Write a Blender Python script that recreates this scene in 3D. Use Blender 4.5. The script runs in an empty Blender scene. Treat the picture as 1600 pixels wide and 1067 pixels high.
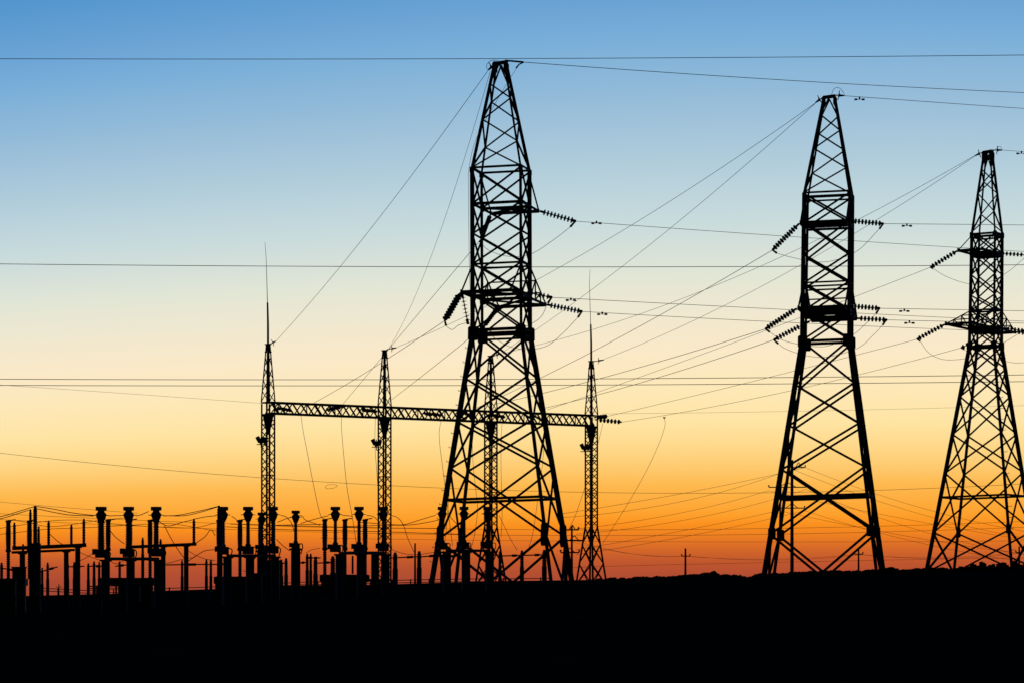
import bpy, math, random
from mathutils import Vector, Matrix
random.seed(7)
scene = bpy.context.scene

# ------------------------------------------------------------------ camera
F = 5960.0            # focal length in photo pixels (1600 wide): a 134 mm lens
H = 938.0             # photo row of eye level
ZC = 2.0              # eye height
cd = bpy.data.cameras.new('camera'); cam = bpy.data.objects.new('camera', cd)
scene.collection.objects.link(cam); scene.camera = cam
cd.sensor_width = 36.0; cd.lens = 36.0 * F / 1600.0
cd.shift_y = (H - 533.5) / 1600.0
cd.clip_start = 0.5; cd.clip_end = 30000
cam.location = (0, 0, ZC); cam.rotation_euler = (math.radians(90), 0, 0)

# ------------------------------------------------------------------ sky: after sunset, the glow straight ahead
def srgb(r, g, b):
    f = lambda c: (c/255/12.92) if c/255 <= 0.04045 else ((c/255+0.055)/1.055)**2.4
    return (f(r), f(g), f(b), 1)
world = bpy.data.worlds.new('World'); scene.world = world; world.use_nodes = True
nt = world.node_tree; N = nt.nodes; L = nt.links
for n in list(N): N.remove(n)
out = N.new('ShaderNodeOutputWorld')
sky = N.new('ShaderNodeTexSky'); sky.sky_type = 'NISHITA'; sky.sun_disc = False
sky.sun_elevation = math.radians(-3.0); sky.sun_rotation = math.radians(4.8)
bg1 = N.new('ShaderNodeBackground'); bg1.inputs[1].default_value = 0.02
L.new(sky.outputs[0], bg1.inputs[0])
tc = N.new('ShaderNodeTexCoord'); sep = N.new('ShaderNodeSeparateXYZ')
L.new(tc.outputs['Generated'], sep.inputs[0])
SPAN = 0.32           # sine of elevation covered by the ramp
mr = N.new('ShaderNodeMapRange'); mr.inputs[1].default_value = 0; mr.inputs[2].default_value = SPAN
SUNSET = ((1300-800)/F, 1.0)     # the place on the horizon where the sun went down
hyp = math.hypot(*SUNSET)
dot = N.new('ShaderNodeVectorMath'); dot.operation = 'DOT_PRODUCT'; dot.inputs[1].default_value = (SUNSET[0]/hyp, SUNSET[1]/hyp, 0)
L.new(tc.outputs['Generated'], dot.inputs[0])
flat = N.new('ShaderNodeVectorMath'); flat.operation = 'MULTIPLY'; flat.inputs[1].default_value = (1, 1, 0)
L.new(tc.outputs['Generated'], flat.inputs[0])
fl = N.new('ShaderNodeVectorMath'); fl.operation = 'LENGTH'; L.new(flat.outputs[0], fl.inputs[0])
cosa = N.new('ShaderNodeMath'); cosa.operation = 'DIVIDE'; L.new(dot.outputs['Value'], cosa.inputs[0]); L.new(fl.outputs['Value'], cosa.inputs[1])
# the coloured bands sink towards the horizon with the angle away from the sunset
sq = N.new('ShaderNodeMath'); sq.operation = 'MULTIPLY_ADD'; sq.inputs[1].default_value = -5.0; sq.inputs[2].default_value = 6.0
L.new(cosa.outputs[0], sq.inputs[0])
zz_ = N.new('ShaderNodeMath'); zz_.operation = 'MULTIPLY'; L.new(sep.outputs['Z'], zz_.inputs[0]); L.new(sq.outputs[0], zz_.inputs[1])
L.new(zz_.outputs[0], mr.inputs[0])
ramp = N.new('ShaderNodeValToRGB'); cr = ramp.color_ramp; cr.interpolation = 'LINEAR'
L.new(mr.outputs[0], ramp.inputs[0])
SKY = [(935, 156, 69, 52), (905, 174, 76, 51), (893, 180, 79, 49), (878, 190, 86, 46), (860, 208, 100, 42), (840, 232, 122, 35), (820, 250, 143, 30),
       (802, 253, 161, 45), (756, 253, 185, 79), (719, 253, 206, 119), (690, 254, 218, 143), (659, 254, 227, 163), (605, 252, 231, 183), (549, 250, 232, 199),
       (490, 239, 231, 207), (430, 225, 229, 213), (380, 210, 222, 217), (329, 195, 216, 220), (244, 173, 202, 218), (144, 146, 186, 216), (60, 121, 174, 216),
       (0, 105, 162, 212), (-90, 82, 149, 205)]
def row_sin(r):
    t = (H - r) / F
    return t / math.sqrt(1 + t*t)
els = cr.elements
pts = [(row_sin(r), srgb(a, b, c)) for r, a, b, c in SKY] + [(0.235, srgb(54, 112, 172)), (0.32, srgb(34, 80, 132))]
els[0].position = pts[0][0]/SPAN; els[0].color = pts[0][1]
els[1].position = pts[-1][0]/SPAN; els[1].color = pts[-1][1]
for p, c in pts[1:-1]:
    e = els.new(p/SPAN); e.color = c
# the twilight arch fades with the angle away from where the sun went down (+Y)
az = N.new('ShaderNodeMapRange'); az.interpolation_type = 'SMOOTHSTEP'
az.inputs[1].default_value = -0.5; az.inputs[2].default_value = 0.97; az.inputs[3].default_value = 0.035; az.inputs[4].default_value = 1.0
L.new(dot.outputs['Value'], az.inputs[0])
mul = N.new('ShaderNodeMix'); mul.data_type = 'RGBA'; mul.blend_type = 'MULTIPLY'; mul.inputs[0].default_value = 1
L.new(ramp.outputs[0], mul.inputs[6]); L.new(az.outputs[0], mul.inputs[7])
bg2 = N.new('ShaderNodeBackground'); bg2.inputs[1].default_value = 1.0
L.new(mul.outputs[2], bg2.inputs[0])
add = N.new('ShaderNodeAddShader'); L.new(bg1.outputs[0], add.inputs[0]); L.new(bg2.outputs[0], add.inputs[1])
L.new(add.outputs[0], out.inputs[0])
scene.view_settings.view_transform = 'Standard'; scene.view_settings.look = 'None'
scene.view_settings.exposure = 0; scene.view_settings.gamma = 1
scene.view_settings.use_curve_mapping = False

# ------------------------------------------------------------------ materials
def mat(name, c1, c2, scale, rough=0.8, metal=0.0, spec=0.2):
    m = bpy.data.materials.new(name); m.use_nodes = True
    n = m.node_tree.nodes; l = m.node_tree.links; b = n['Principled BSDF']
    t = n.new('ShaderNodeTexCoord'); no = n.new('ShaderNodeTexNoise'); no.inputs['Scale'].default_value = scale
    no.inputs['Detail'].default_value = 4
    r = n.new('ShaderNodeValToRGB'); r.color_ramp.elements[0].color = (*c1, 1); r.color_ramp.elements[1].color = (*c2, 1)
    r.color_ramp.elements[0].position = 0.35; r.color_ramp.elements[1].position = 0.65
    l.new(t.outputs['Object'], no.inputs['Vector']); l.new(no.outputs['Fac'], r.inputs[0]); l.new(r.outputs[0], b.inputs['Base Color'])
    b.inputs['Roughness'].default_value = rough; b.inputs['Metallic'].default_value = metal
    b.inputs['Specular IOR Level'].default_value = spec
    return m
STEEL = mat('weathered_dark_steel', (0.030, 0.029, 0.028), (0.055, 0.052, 0.050), 3.0, 0.85)
WIRE = mat('oxidised_aluminium', (0.03, 0.03, 0.03), (0.05, 0.05, 0.05), 5.0, 0.8)
PORC = mat('brown_porcelain', (0.030, 0.016, 0.010), (0.045, 0.024, 0.016), 4.0, 0.45, 0, 0.3)
GLASS = mat('dark_glass_disc', (0.02, 0.028, 0.03), (0.035, 0.045, 0.05), 4.0, 0.35, 0, 0.3)
PAINT = mat('grey_equipment_paint', (0.05, 0.05, 0.05), (0.08, 0.08, 0.078), 2.0, 0.7)
CONC = mat('weathered_concrete', (0.085, 0.08, 0.068), (0.125, 0.115, 0.095), 1.5, 0.95)
WOOD = mat('old_wood', (0.04, 0.03, 0.022), (0.07, 0.055, 0.04), 3.0, 0.95)
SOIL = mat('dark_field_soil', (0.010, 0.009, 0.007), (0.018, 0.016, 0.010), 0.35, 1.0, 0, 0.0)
LEAF = mat('dark_foliage', (0.025, 0.035, 0.012), (0.045, 0.06, 0.02), 0.6, 0.9, 0, 0.1)
BARK = mat('bark', (0.03, 0.022, 0.015), (0.05, 0.04, 0.03), 2.0, 0.95)

# ------------------------------------------------------------------ helpers
COL = scene.collection
def P(px, row, d): return Vector(((px-800)/F*d, d, ZC + (H-row)/F*d))
def interp(tab, x):
    if x <= tab[0][0]: return tab[0][1]
    for (x0, y0), (x1, y1) in zip(tab, tab[1:]):
        if x <= x1: return y0 + (y1-y0)*(x-x0)/(x1-x0)
    return tab[-1][1]
SKYLINE = [(-600, 939), (0, 938), (60, 931), (150, 928.5), (250, 925), (350, 920), (480, 915), (600, 912), (700, 910), (800, 908),
           (900, 906), (1000, 904.5), (1200, 901), (1400, 896), (1600, 890), (2000, 884), (2600, 880)]
def sstep(a, b, x):
    t = min(1, max(0, (x-a)/(b-a))); return t*t*(3-2*t)
def zg(x, y):
    r = interp(SKYLINE, 800 + x*F/300)
    return sstep(110, 300, y) * (ZC + (H-r)/F*300)
def mesh(name, v, f):
    m = bpy.data.meshes.new(name); m.from_pydata([tuple(p) for p in v], [], f); m.update(); return m
def link(name, me, m, parent=None, kind=None):
    o = bpy.data.objects.new(name, me); COL.objects.link(o)
    if me is not None and m is not None and len(me.materials) == 0: me.materials.append(m)
    if parent: o.parent = parent
    if kind: o['kind'] = kind
    return o
def tag(o, label, cat, group=None):
    o['label'] = label; o['category'] = cat
    if group: o['group'] = group
    return o
def thing(name, label, cat, loc, group=None):
    o = bpy.data.objects.new(name, None); COL.objects.link(o); o.location = loc; o.empty_display_size = 0.3
    return tag(o, label, cat, group)
T_ = 0.14
LV = [(0,0),(1,0),(1,T_),(T_,T_),(T_,1),(0,1)]
LVc = [(x-0.3, y-0.3) for x, y in LV]
_cache = {}
def unit_mesh(kind, m):
    k = (kind, m.name)
    if k in _cache: return _cache[k]
    if kind == 'angle':
        v = [(x, y, z) for z in (0, 1) for x, y in LVc]
        f = [(i, (i+1) % 6, 6+(i+1) % 6, 6+i) for i in range(6)] + [(5,4,3,2,1,0), (6,7,8,9,10,11)]
    elif kind == 'plate':
        b = 0.12; q = [(-.5+b,-.5),(.5-b,-.5),(.5,-.5+b),(.5,.5-b),(.5-b,.5),(-.5+b,.5),(-.5,.5-b),(-.5,-.5+b)]
        v = [(x, z, y) for z in (-.5, .5) for x, y in q]
        f = [(i, (i+1) % 8, 8+(i+1) % 8, 8+i) for i in range(8)] + [tuple(range(7,-1,-1)), tuple(range(8,16))]
    elif kind == 'disc':
        prof = [(0.05,-.5),(.1,-.5),(.13,-.1),(.5,-.02),(.5,.06),(.15,.14),(.1,.5),(.05,.5)]
        v, f = lathe_vf(prof, 10)
    elif kind == 'rod':
        v, f = lathe_vf([(0.02,0),(.5,0),(.5,1),(.02,1)], 8)
    me = mesh(kind, v, f); me.materials.append(m); _cache[k] = me
    return me
def lathe_vf(prof, n):
    v = []; f = []
    for r, z in prof:
        for i in range(n):
            a = 2*math.pi*(i+.5)/n; v.append((r*math.cos(a), r*math.sin(a), z))
    k = len(prof)
    for j in range(k-1):
        for i in range(n):
            f.append((j*n+i, j*n+(i+1) % n, (j+1)*n+(i+1) % n, (j+1)*n+i))
    f.append(tuple(range(n-1, -1, -1))); f.append(tuple((k-1)*n+i for i in range(n)))
    return v, f
def frame(d, hint):
    z = d.normalized(); x = hint - z*hint.dot(z)
    if x.length < 1e-5: x = z.orthogonal()
    x.normalize(); y = z.cross(x); return x, y, z
def place(o, p, x, y, z, sx, sy, sz, root):
    M = Matrix(((x.x*sx, y.x*sy, z.x*sz, p.x), (x.y*sx, y.y*sy, z.y*sz, p.y), (x.z*sx, y.z*sy, z.z*sz, p.z), (0,0,0,1)))
    if root:
        o.parent = root
        off = root.location if root.parent is None else Vector((0,0,0))
        M = Matrix.Translation(-off) @ M
    o.matrix_basis = M
def member(name, a, b, w, root, hint=Vector((0,1,0)), m=STEEL, kind='angle'):
    o = bpy.data.objects.new(name, unit_mesh(kind, m)); COL.objects.link(o)
    x, y, z = frame(b-a, hint); place(o, a, x, y, z, w, w, (b-a).length, root); return o
def plate(name, c, u, up, w, h, t, root, m=STEEL):
    o = bpy.data.objects.new(name, unit_mesh('plate', m)); COL.objects.link(o)
    x = u.normalized(); z = (up - x*up.dot(x)).normalized(); y = z.cross(x)
    place(o, c, x, y, z, w, t, h, root); return o
def tube_vf(pts, r, n=5, r1=None):
    v = []; f = []; k = len(pts)
    for j, p in enumerate(pts):
        d = pts[min(j+1, k-1)] - pts[max(j-1, 0)]
        x, y, z = frame(d, Vector((0.01, 1, 0.02)) if abs(d.normalized().y) < 0.95 else Vector((0,0,1)))
        rr = r if r1 is None else r + (r1-r)*j/(k-1)
        for i in range(n):
            a = 2*math.pi*i/n; v.append(p + x*(rr*math.cos(a)) + y*(rr*math.sin(a)))
    for j in range(k-1):
        for i in range(n):
            f.append((j*n+i, j*n+(i+1) % n, (j+1)*n+(i+1) % n, (j+1)*n+i))
    f.append(tuple(range(n-1, -1, -1))); f.append(tuple((k-1)*n+i for i in range(n)))
    return v, f
def join(parts):
    V = []; Fc = []
    for v, f in parts:
        o = len(V); V += [Vector(p) for p in v]; Fc += [tuple(i+o for i in q) for q in f]
    return V, Fc
def local_mesh(name, vf, root, m, kind=None):
    """root: a thing, or one of its parts (whose own transform is the identity)"""
    v, f = vf; off = root.location if root.parent is None else root.parent.location
    return link(name, mesh(name, [Vector(p)-off for p in v], f), m, root, kind)
def tube(name, pts, r, root, m=STEEL, n=6, r1=None):
    return local_mesh(name, tube_vf(pts, r, n, r1), root, m)
def lathe(name, c, prof, root, m, n=12):
    v, f = lathe_vf(prof, n); return local_mesh(name, ([Vector(p)+c for p in v], f), root, m)
def box_vf(c, sx, sy, sz, ang=0, bev=0.03):
    b = min(bev, sx*.2, sy*.2, sz*.2); v = []; hx, hy, hz = sx/2, sy/2, sz/2
    q = lambda i: [(-hx+i,-hy),(hx-i,-hy),(hx,-hy+i),(hx,hy-i),(hx-i,hy),(-hx+i,hy),(-hx,hy-i),(-hx,-hy+i)]
    ca, sa = math.cos(ang), math.sin(ang); f = []
    lv = [(-hz, .92), (-hz+b, 1), (hz-b, 1), (hz, .92)]
    for z, k in lv:
        for x, y in q(b): v.append(Vector((c.x+(x*ca-y*sa)*k, c.y+(x*sa+y*ca)*k, c.z+z)))
    for j in range(3):
        for i in range(8): f.append((j*8+i, j*8+(i+1) % 8, j*8+8+(i+1) % 8, j*8+8+i))
    f.append(tuple(range(7,-1,-1))); f.append(tuple(range(24,32)))
    return v, f
def box(name, c, sx, sy, sz, root, m, ang=0):
    return local_mesh(name, box_vf(c, sx, sy, sz, ang), root, m)
def beam(name, a, b, w, h, root, m=STEEL):
    """rectangular section bar from a to b"""
    x, y, z = frame(b-a, Vector((0,0,1))); v = []; f = []
    e = 0.2
    q = [(-h/2,-w/2+e*w),(-h/2+e*h,-w/2),(h/2-e*h,-w/2),(h/2,-w/2+e*w),(h/2,w/2-e*w),(h/2-e*h,w/2),(-h/2+e*h,w/2),(-h/2,w/2-e*w)]
    for p in (a, b):
        for i, j in q: v.append(p + x*i + y*j)
    for i in range(8): f.append((i, (i+1) % 8, 8+(i+1) % 8, 8+i))
    f.append(tuple(range(7,-1,-1))); f.append(tuple(range(8,16)))
    return local_mesh(name, (v, f), root, m)
def sheds(z0, z1, rc, rs, n, taper=0.0):
    """porcelain column from z0 up to z1 with n sheds"""
    p = [(rc*.9, z0)]; h = (z1-z0)/n
    for i in range(n):
        k = 1 - taper*(i/n); z = z0+i*h
        p += [(rc*k, z+.1*h), (rs*k, z+.35*h), (rs*k*.96, z+.5*h), (rc*k, z+.9*h)]
    p.append((rc*.9*(1-taper), z1)); return p
def wire_obj(name, pts, r, label, cat='wire', group=None, m=WIRE):
    root = pts[0].copy(); v, f = tube_vf(pts, r)
    o = link(name, mesh(name, [p-root for p in v], f), m); o.location = root
    return tag(o, label, cat, group)
def span_pts(a, da, b, db, mid=None, sag=0.0, n=40):
    A = P(*a, da); B = P(*b, db)
    if mid:
        lo, hi = 0.0, 1.0
        f = lambda t: ((A.x+(B.x-A.x)*t)/(A.y+(B.y-A.y)*t)*F+800 - mid[0])*(1 if b[0] > a[0] else -1)
        for _ in range(50):
            t = (lo+hi)/2
            if f(t) > 0: hi = t
            else: lo = t
        y = A.y+(B.y-A.y)*t; z = ZC+(H-mid[1])/F*y
        sag = (A.z+(B.z-A.z)*t - z)/(4*t*(1-t))
    return [A.lerp(B, i/n) - Vector((0,0,4*sag*(i/n)*(1-i/n))) for i in range(n+1)]
def span(name, label, a, da, b, db, mid=None, sag=0.0, r=0.019, cat='wire', group=None):
    return wire_obj(name, span_pts(a, da, b, db, mid, sag), r, label, cat, group)
def spline(pts, n=8):
    q = [pts[0]*2-pts[1]] + pts + [pts[-1]*2-pts[-2]]; o = []
    for i in range(1, len(q)-2):
        for k in range(n):
            t = k/n; a, b, c, d = q[i-1], q[i], q[i+1], q[i+2]
            o.append(0.5*((2*b)+(c-a)*t+(2*a-5*b+4*c-d)*t*t+(3*b-a-3*c+d)*t**3))
    o.append(pts[-1]); return o
def path(name, label, pp, d0, d1=None, r=0.017, cat='wire', group=None):
    d1 = d0 if d1 is None else d1; k = len(pp)-1
    return wire_obj(name, spline([P(x, y, d0+(d1-d0)*i/k) for i, (x, y) in enumerate(pp)]), r, label, cat, group)

# ------------------------------------------------------------------ ground
ys = [-80+i*10 for i in range(58)] + [520, 560, 620, 700, 800, 950, 1200, 1600, 2300, 3500, 6000, 12000, 20000]
xs = sorted([i*3 for i in range(-40, 41)] + [s*v for v in (135, 160, 200, 260, 350, 500, 800, 1500, 3000, 7000, 14000) for s in (-1, 1)])
gv = []
rnd = random.Random(3)
for y in ys:
    for x in xs:
        b = (rnd.random()-.5)*0.10 if y < 500 and abs(x) < 130 else 0
        gv.append((x, y, zg(x, y)*(1 if y < 900 else max(0.6, 1-(y-900)/3000)) + b))
nx = len(xs)
gf = [(j*nx+i, j*nx+i+1, (j+1)*nx+i+1, (j+1)*nx+i) for j in range(len(ys)-1) for i in range(nx-1)]
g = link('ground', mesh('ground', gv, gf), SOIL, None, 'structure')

# ------------------------------------------------------------------ lattice towers
def lattice_tower(label, D, cx, base_row, theta, prof, lean, peaks, body, lower, vee, hor, w, skew=0.03):
    """prof: (row, side in photo px); peaks/body/lower: rows of the panel points, top to bottom"""
    s = D/F; th = math.radians(theta); u = Vector((math.cos(th), -math.sin(th), 0)); v = Vector((math.sin(th), math.cos(th), 0))
    c0 = P(cx, base_row, D)
    z_of = lambda row: ZC + (H-row)*s
    root = thing('transmission_tower', label, 'transmission tower', Vector((c0.x, c0.y, z_of(base_row))), 'steel lattice transmission towers')
    def ctr(row):
        k = (base_row-row)/(base_row-prof[0][0]); return Vector((c0.x+lean*s*k, c0.y, z_of(row)))
    def loc(row, a, b):             # a, b in units of half sides along u and v
        h = interp(prof, row)*s/2; return ctr(row) + u*(a*h) + v*(b*h) + Vector((0, 0, skew*a*h))
    faces = [((-1,-1),(1,-1), v), ((-1,1),(1,1), v), ((-1,-1),(-1,1), u), ((1,-1),(1,1), u)]
    corners = [(-1,-1),(1,-1),(1,1),(-1,1)]
    brk = [peaks[0], body[0], lower[0], base_row+6]
    for a, b in corners:
        for k in range(3):
            wl = [w*1.0, w*1.35, w*1.7][k]
            member('leg', loc(brk[k+1], a, b), loc(brk[k], a, b), wl*s, root, (u*(-a)+v*(-b)))
        # splice plates where the leg sections meet
        for r_ in (body[0], lower[0]):
            plate('splice_plate', loc(r_+2, a, b), u, Vector((0,0,1)), w*1.7*s, 9*s, w*1.7*s, root)
    def xpanel(r0, r1, wb):
        for (a, b, nrm) in faces:
            side = abs(nrm.dot(u)) > .9
            e = nrm*(wb*s*.35)
            member('brace', loc(r0, *a), loc(r1, *b), wb*s*(.8 if side else 1), root, nrm)
            member('brace', loc(r0, *b)+e, loc(r1, *a)+e, wb*s*(.8 if side else 1), root, nrm)
    for i, (r0, r1) in enumerate(zip(peaks[1:], peaks[2:])):      # single lacing, mirrored on opposite faces
        for k, (a, b, nrm) in enumerate(faces):
            if (i+k) % 2: a, b = b, a
            member('brace', loc(r0, *a), loc(r1, *b), w*.66*s, root, nrm)
    for a, b, nrm in faces:        # the narrow top panel is an inverted V
        top = (loc(peaks[0]+4, *a)+loc(peaks[0]+4, *b))/2
        member('brace', loc(peaks[1], *a), top, w*.6*s, root, nrm); member('brace', loc(peaks[1], *b), top, w*.6*s, root, nrm)
    for r0, r1 in zip(body, body[1:]): xpanel(r0, r1, w*.85)
    for r0, r1 in zip(lower, lower[1:]): xpanel(r0, r1, w*.95)
    rl = lower[-1]
    for a, b, nrm in faces:
        if vee:
            m_ = (loc(base_row+1, *a)+loc(base_row+1, *b))/2
            member('brace', m_, loc(rl, *a), w*1.05*s, root, nrm); member('brace', m_, loc(rl, *b), w*1.05*s, root, nrm)
        else:
            member('brace', loc(rl, *a), loc(base_row+2, *b), w*.95*s, root, nrm); member('brace', loc(rl, *b), loc(base_row+2, *a), w*.95*s, root, nrm)
    for row, wh in hor:
        for a, b, nrm in faces:
            member('crossbar', loc(row, *a), loc(row, *b), wh*s, root, Vector((0,0,-1)))
    return root, loc, u, v, s, z_of, ctr

def gussets(T, row, gw, gh, dz=0):
    root, loc, u, v, s = T[:5]
    for a in (-1, 1):
        for b in (-1, 1):
            plate('gusset_plate', loc(row, a*.97, b), u, loc(row-20, a, b)-loc(row+20, a, b), gw*s, gh*s, .12, root)
            plate('gusset_plate', loc(row, a, b*.97), v, loc(row-20, a, b)-loc(row+20, a, b), gw*s*.7, gh*s*.9, .12, root)
def crossarm(T, row, side, ext, tie_row, wc=4.0, drop=0, lattice=False):
    """arm as wide as the tower, standing out 'ext' sides from the back (+1) or front (-1) face"""
    root, loc, u, v, s = T[:5]
    tips = []
    e = 1 + 2*ext
    for a in (-1, 1):
        tip = loc(row, a, side*e); tips.append(tip)
        member('arm_chord', loc(row, a, side), tip, wc*s, root, Vector((0,0,-1)))
        member('arm_tie', loc(tie_row, a, side), tip, wc*.6*s, root, v)
        plate('tip_plate', tip, v, Vector((0,0,1)), 7*s, 6*s, .1, root)
        if lattice:
            for k in (.35, .68):
                t0 = loc(tie_row, a, side).lerp(tip, k); b0 = loc(row, a, side).lerp(tip, k)
                member('arm_post', b0, t0, wc*.45*s, root, v)
                member('arm_brace', loc(row, a, side).lerp(tip, k-.33), t0, wc*.4*s, root, v)
    member('arm_end_beam', tips[0], tips[1], wc*1.25*s, root, Vector((0,0,-1)))
    member('arm_brace', loc(row, -1, side), tips[1], wc*.7*s, root, Vector((0,0,-1)))
    member('arm_brace', loc(row, 1, side), tips[0], wc*.7*s, root, Vector((0,0,-1)))
    if lattice:
        for k in (.35, .68):
            member('arm_crossbar', loc(tie_row, -1, side).lerp(tips[0], k), loc(tie_row, 1, side).lerp(tips[1], k), wc*.5*s, root, Vector((0,0,-1)))
    return tips

def tower_head(T, row, wpx):
    root, loc, u, v, s, z_of, ctr = T
    c = ctr(row)
    for k in (-1, 1):
        member('head_beam', c-u*(wpx*.5*s)+v*(k*.3)+Vector((0,0,-.05)), c+u*(wpx*.5*s)+v*(k*.3)+Vector((0,0,.05)), 4*s, root, Vector((0,0,-1)))
    for a in (-1, 1):
        for b in (-1, 1):
            plate('head_plate', loc(row+8, a, b), u, Vector((0,0,1)), 5*s, 13*s, .1, root)

D1, D2, D3 = 265.0, 290.0, 330.0
T1 = lattice_tower('tallest steel lattice tower, its legs straddling the gantry beam, heavy plates at its waist', D1, 785, 908, 10.7,
    [(97, 15), (264, 77), (520, 77), (908, 189)], -3, [97, 133, 157, 189, 226, 264], [266, 320, 367, 414, 462, 518], [520, 592, 660, 731, 840],
    True, [(264, 3.6), (320, 4.6), (414, 3.4), (463, 5.0), (516, 5.0), (526, 3.4), (779, 4.2)], 3.7)
gussets(T1, 522, 16, 22); gussets(T1, 838, 11, 36); gussets(T1, 320, 7, 12); gussets(T1, 464, 9, 16)
tower_head(T1, 98, 22)
A1u = crossarm(T1, 320, 1, 1.0, 275, 4.2)
A1b = crossarm(T1, 464, 1, 1.8, 416, 4.4, lattice=True)
A1f = crossarm(T1, 464, -1, 1.12, 416, 4.4)
T2 = lattice_tower('lattice tower standing alone with a concrete pole inside its open base', D2, 1288, 897, 9.0,
    [(151, 15), (303, 70), (537, 72), (897, 175)], 8, [151, 181, 207, 234, 267, 302], [306, 349, 400, 444, 487, 532], [535, 602, 665, 733, 832],
    True, [(303, 3.2), (309, 3.0), (349, 5.0), (354, 4.0), (443, 2.8), (449, 2.8), (486, 6.0), (492, 4.5), (533, 4.4), (775, 5.2)], 3.6)
gussets(T2, 535, 15, 20); gussets(T2, 832, 12, 18); gussets(T2, 488, 8, 13)
tower_head(T2, 151, 18)
A2u = crossarm(T2, 356, -1, .9, 312, 4.4)
A2b = crossarm(T2, 488, 1, 1.6, 446, 4.6, lattice=True)
A2f = crossarm(T2, 488, -1, 1.1, 446, 4.6)
T3 = lattice_tower('slimmest lattice tower with a narrow shaft, standing among bushes', D3, 1535, 890, 24.5,
    [(237, 10), (365, 38), (540, 40), (890, 140)], 9, [237, 265, 283, 303, 333, 363], [366, 396, 430, 462, 486, 512, 540], [541, 576, 619, 678, 738, 830],
    False, [(366, 3.4), (371, 2.6), (396, 4.6), (400, 4.0), (485, 3.0), (512, 5.0), (518, 4.0), (541, 4.2), (775, 3.2)], 2.9)
gussets(T3, 541, 9, 13); gussets(T3, 828, 6, 16); gussets(T3, 514, 6, 11); gussets(T3, 398, 6, 9)
tower_head(T3, 237, 15)
A3u = crossarm(T3, 397, -1, 1.7, 369, 3.2)
A3b = crossarm(T3, 514, 1, 1.8, 486, 3.2, lattice=True)
A3f = crossarm(T3, 514, -1, 3.0, 486, 3.2, lattice=True)
# step bolts up one leg of the first and third tower
for (T, a, rows, step) in ((T1, -1, (545, 895), 22), (T3, 1, (556, 880), 17)):
    root, loc, u, v, s = T[:5]; r_ = rows[0]
    while r_ < rows[1]:
        p = loc(r_, a, -1); q = p + u*(a*7*s)
        local = tube_vf([p, q, q+Vector((0,0,2.2*s))], .022, 4)
        local_mesh('step_bolt', local, root, STEEL); r_ += step

# ------------------------------------------------------------------ substation gantry
DG1, DG4 = 380.0, 407.0
G1 = Vector(((419-800)/F*DG1, DG1, 0)); G4 = Vector(((924-800)/F*DG4, DG4, 0))
bd = (G4-G1).normalized(); bn = Vector((-bd.y, bd.x, 0))
gcols = [G1, G1.lerp(G4, .3446), G1.lerp(G4, .674), G4]
gr = thing('substation_gantry', 'long steel portal gantry of four lattice masts joined by one lattice beam', 'gantry',
           Vector((G1.x, G1.y, zg(G1.x, G1.y))))
sg = DG1/F
ZB0, ZB1, ZA = ZC+(H-646)*sg, ZC+(H-629)*sg, ZC+(H-538)*sg      # beam bottom, beam top, apex
A_ = 0.95
def lacing(name, quad0, quad1, n, w, cross=True):
    parts = []
    for k in range(4):
        for i in range(n):
            t0, t1 = i/n, (i+1)/n
            a0 = quad0[k].lerp(quad1[k], t0); b0 = quad0[(k+1) % 4].lerp(quad1[(k+1) % 4], t0)
            a1 = quad0[k].lerp(quad1[k], t1); b1 = quad0[(k+1) % 4].lerp(quad1[(k+1) % 4], t1)
            parts.append(tube_vf([a0, b1] if (i+(k > 1)) % 2 else [b0, a1], w/2, 4))
    return local_mesh(name, join(parts), gr, STEEL, 'stuff')
def quad(c, h, z): return [Vector((c.x, c.y, z)) + bd*(i*h) + bn*(j*h) for i, j in ((-1,-1),(1,-1),(1,1),(-1,1))]
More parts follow.
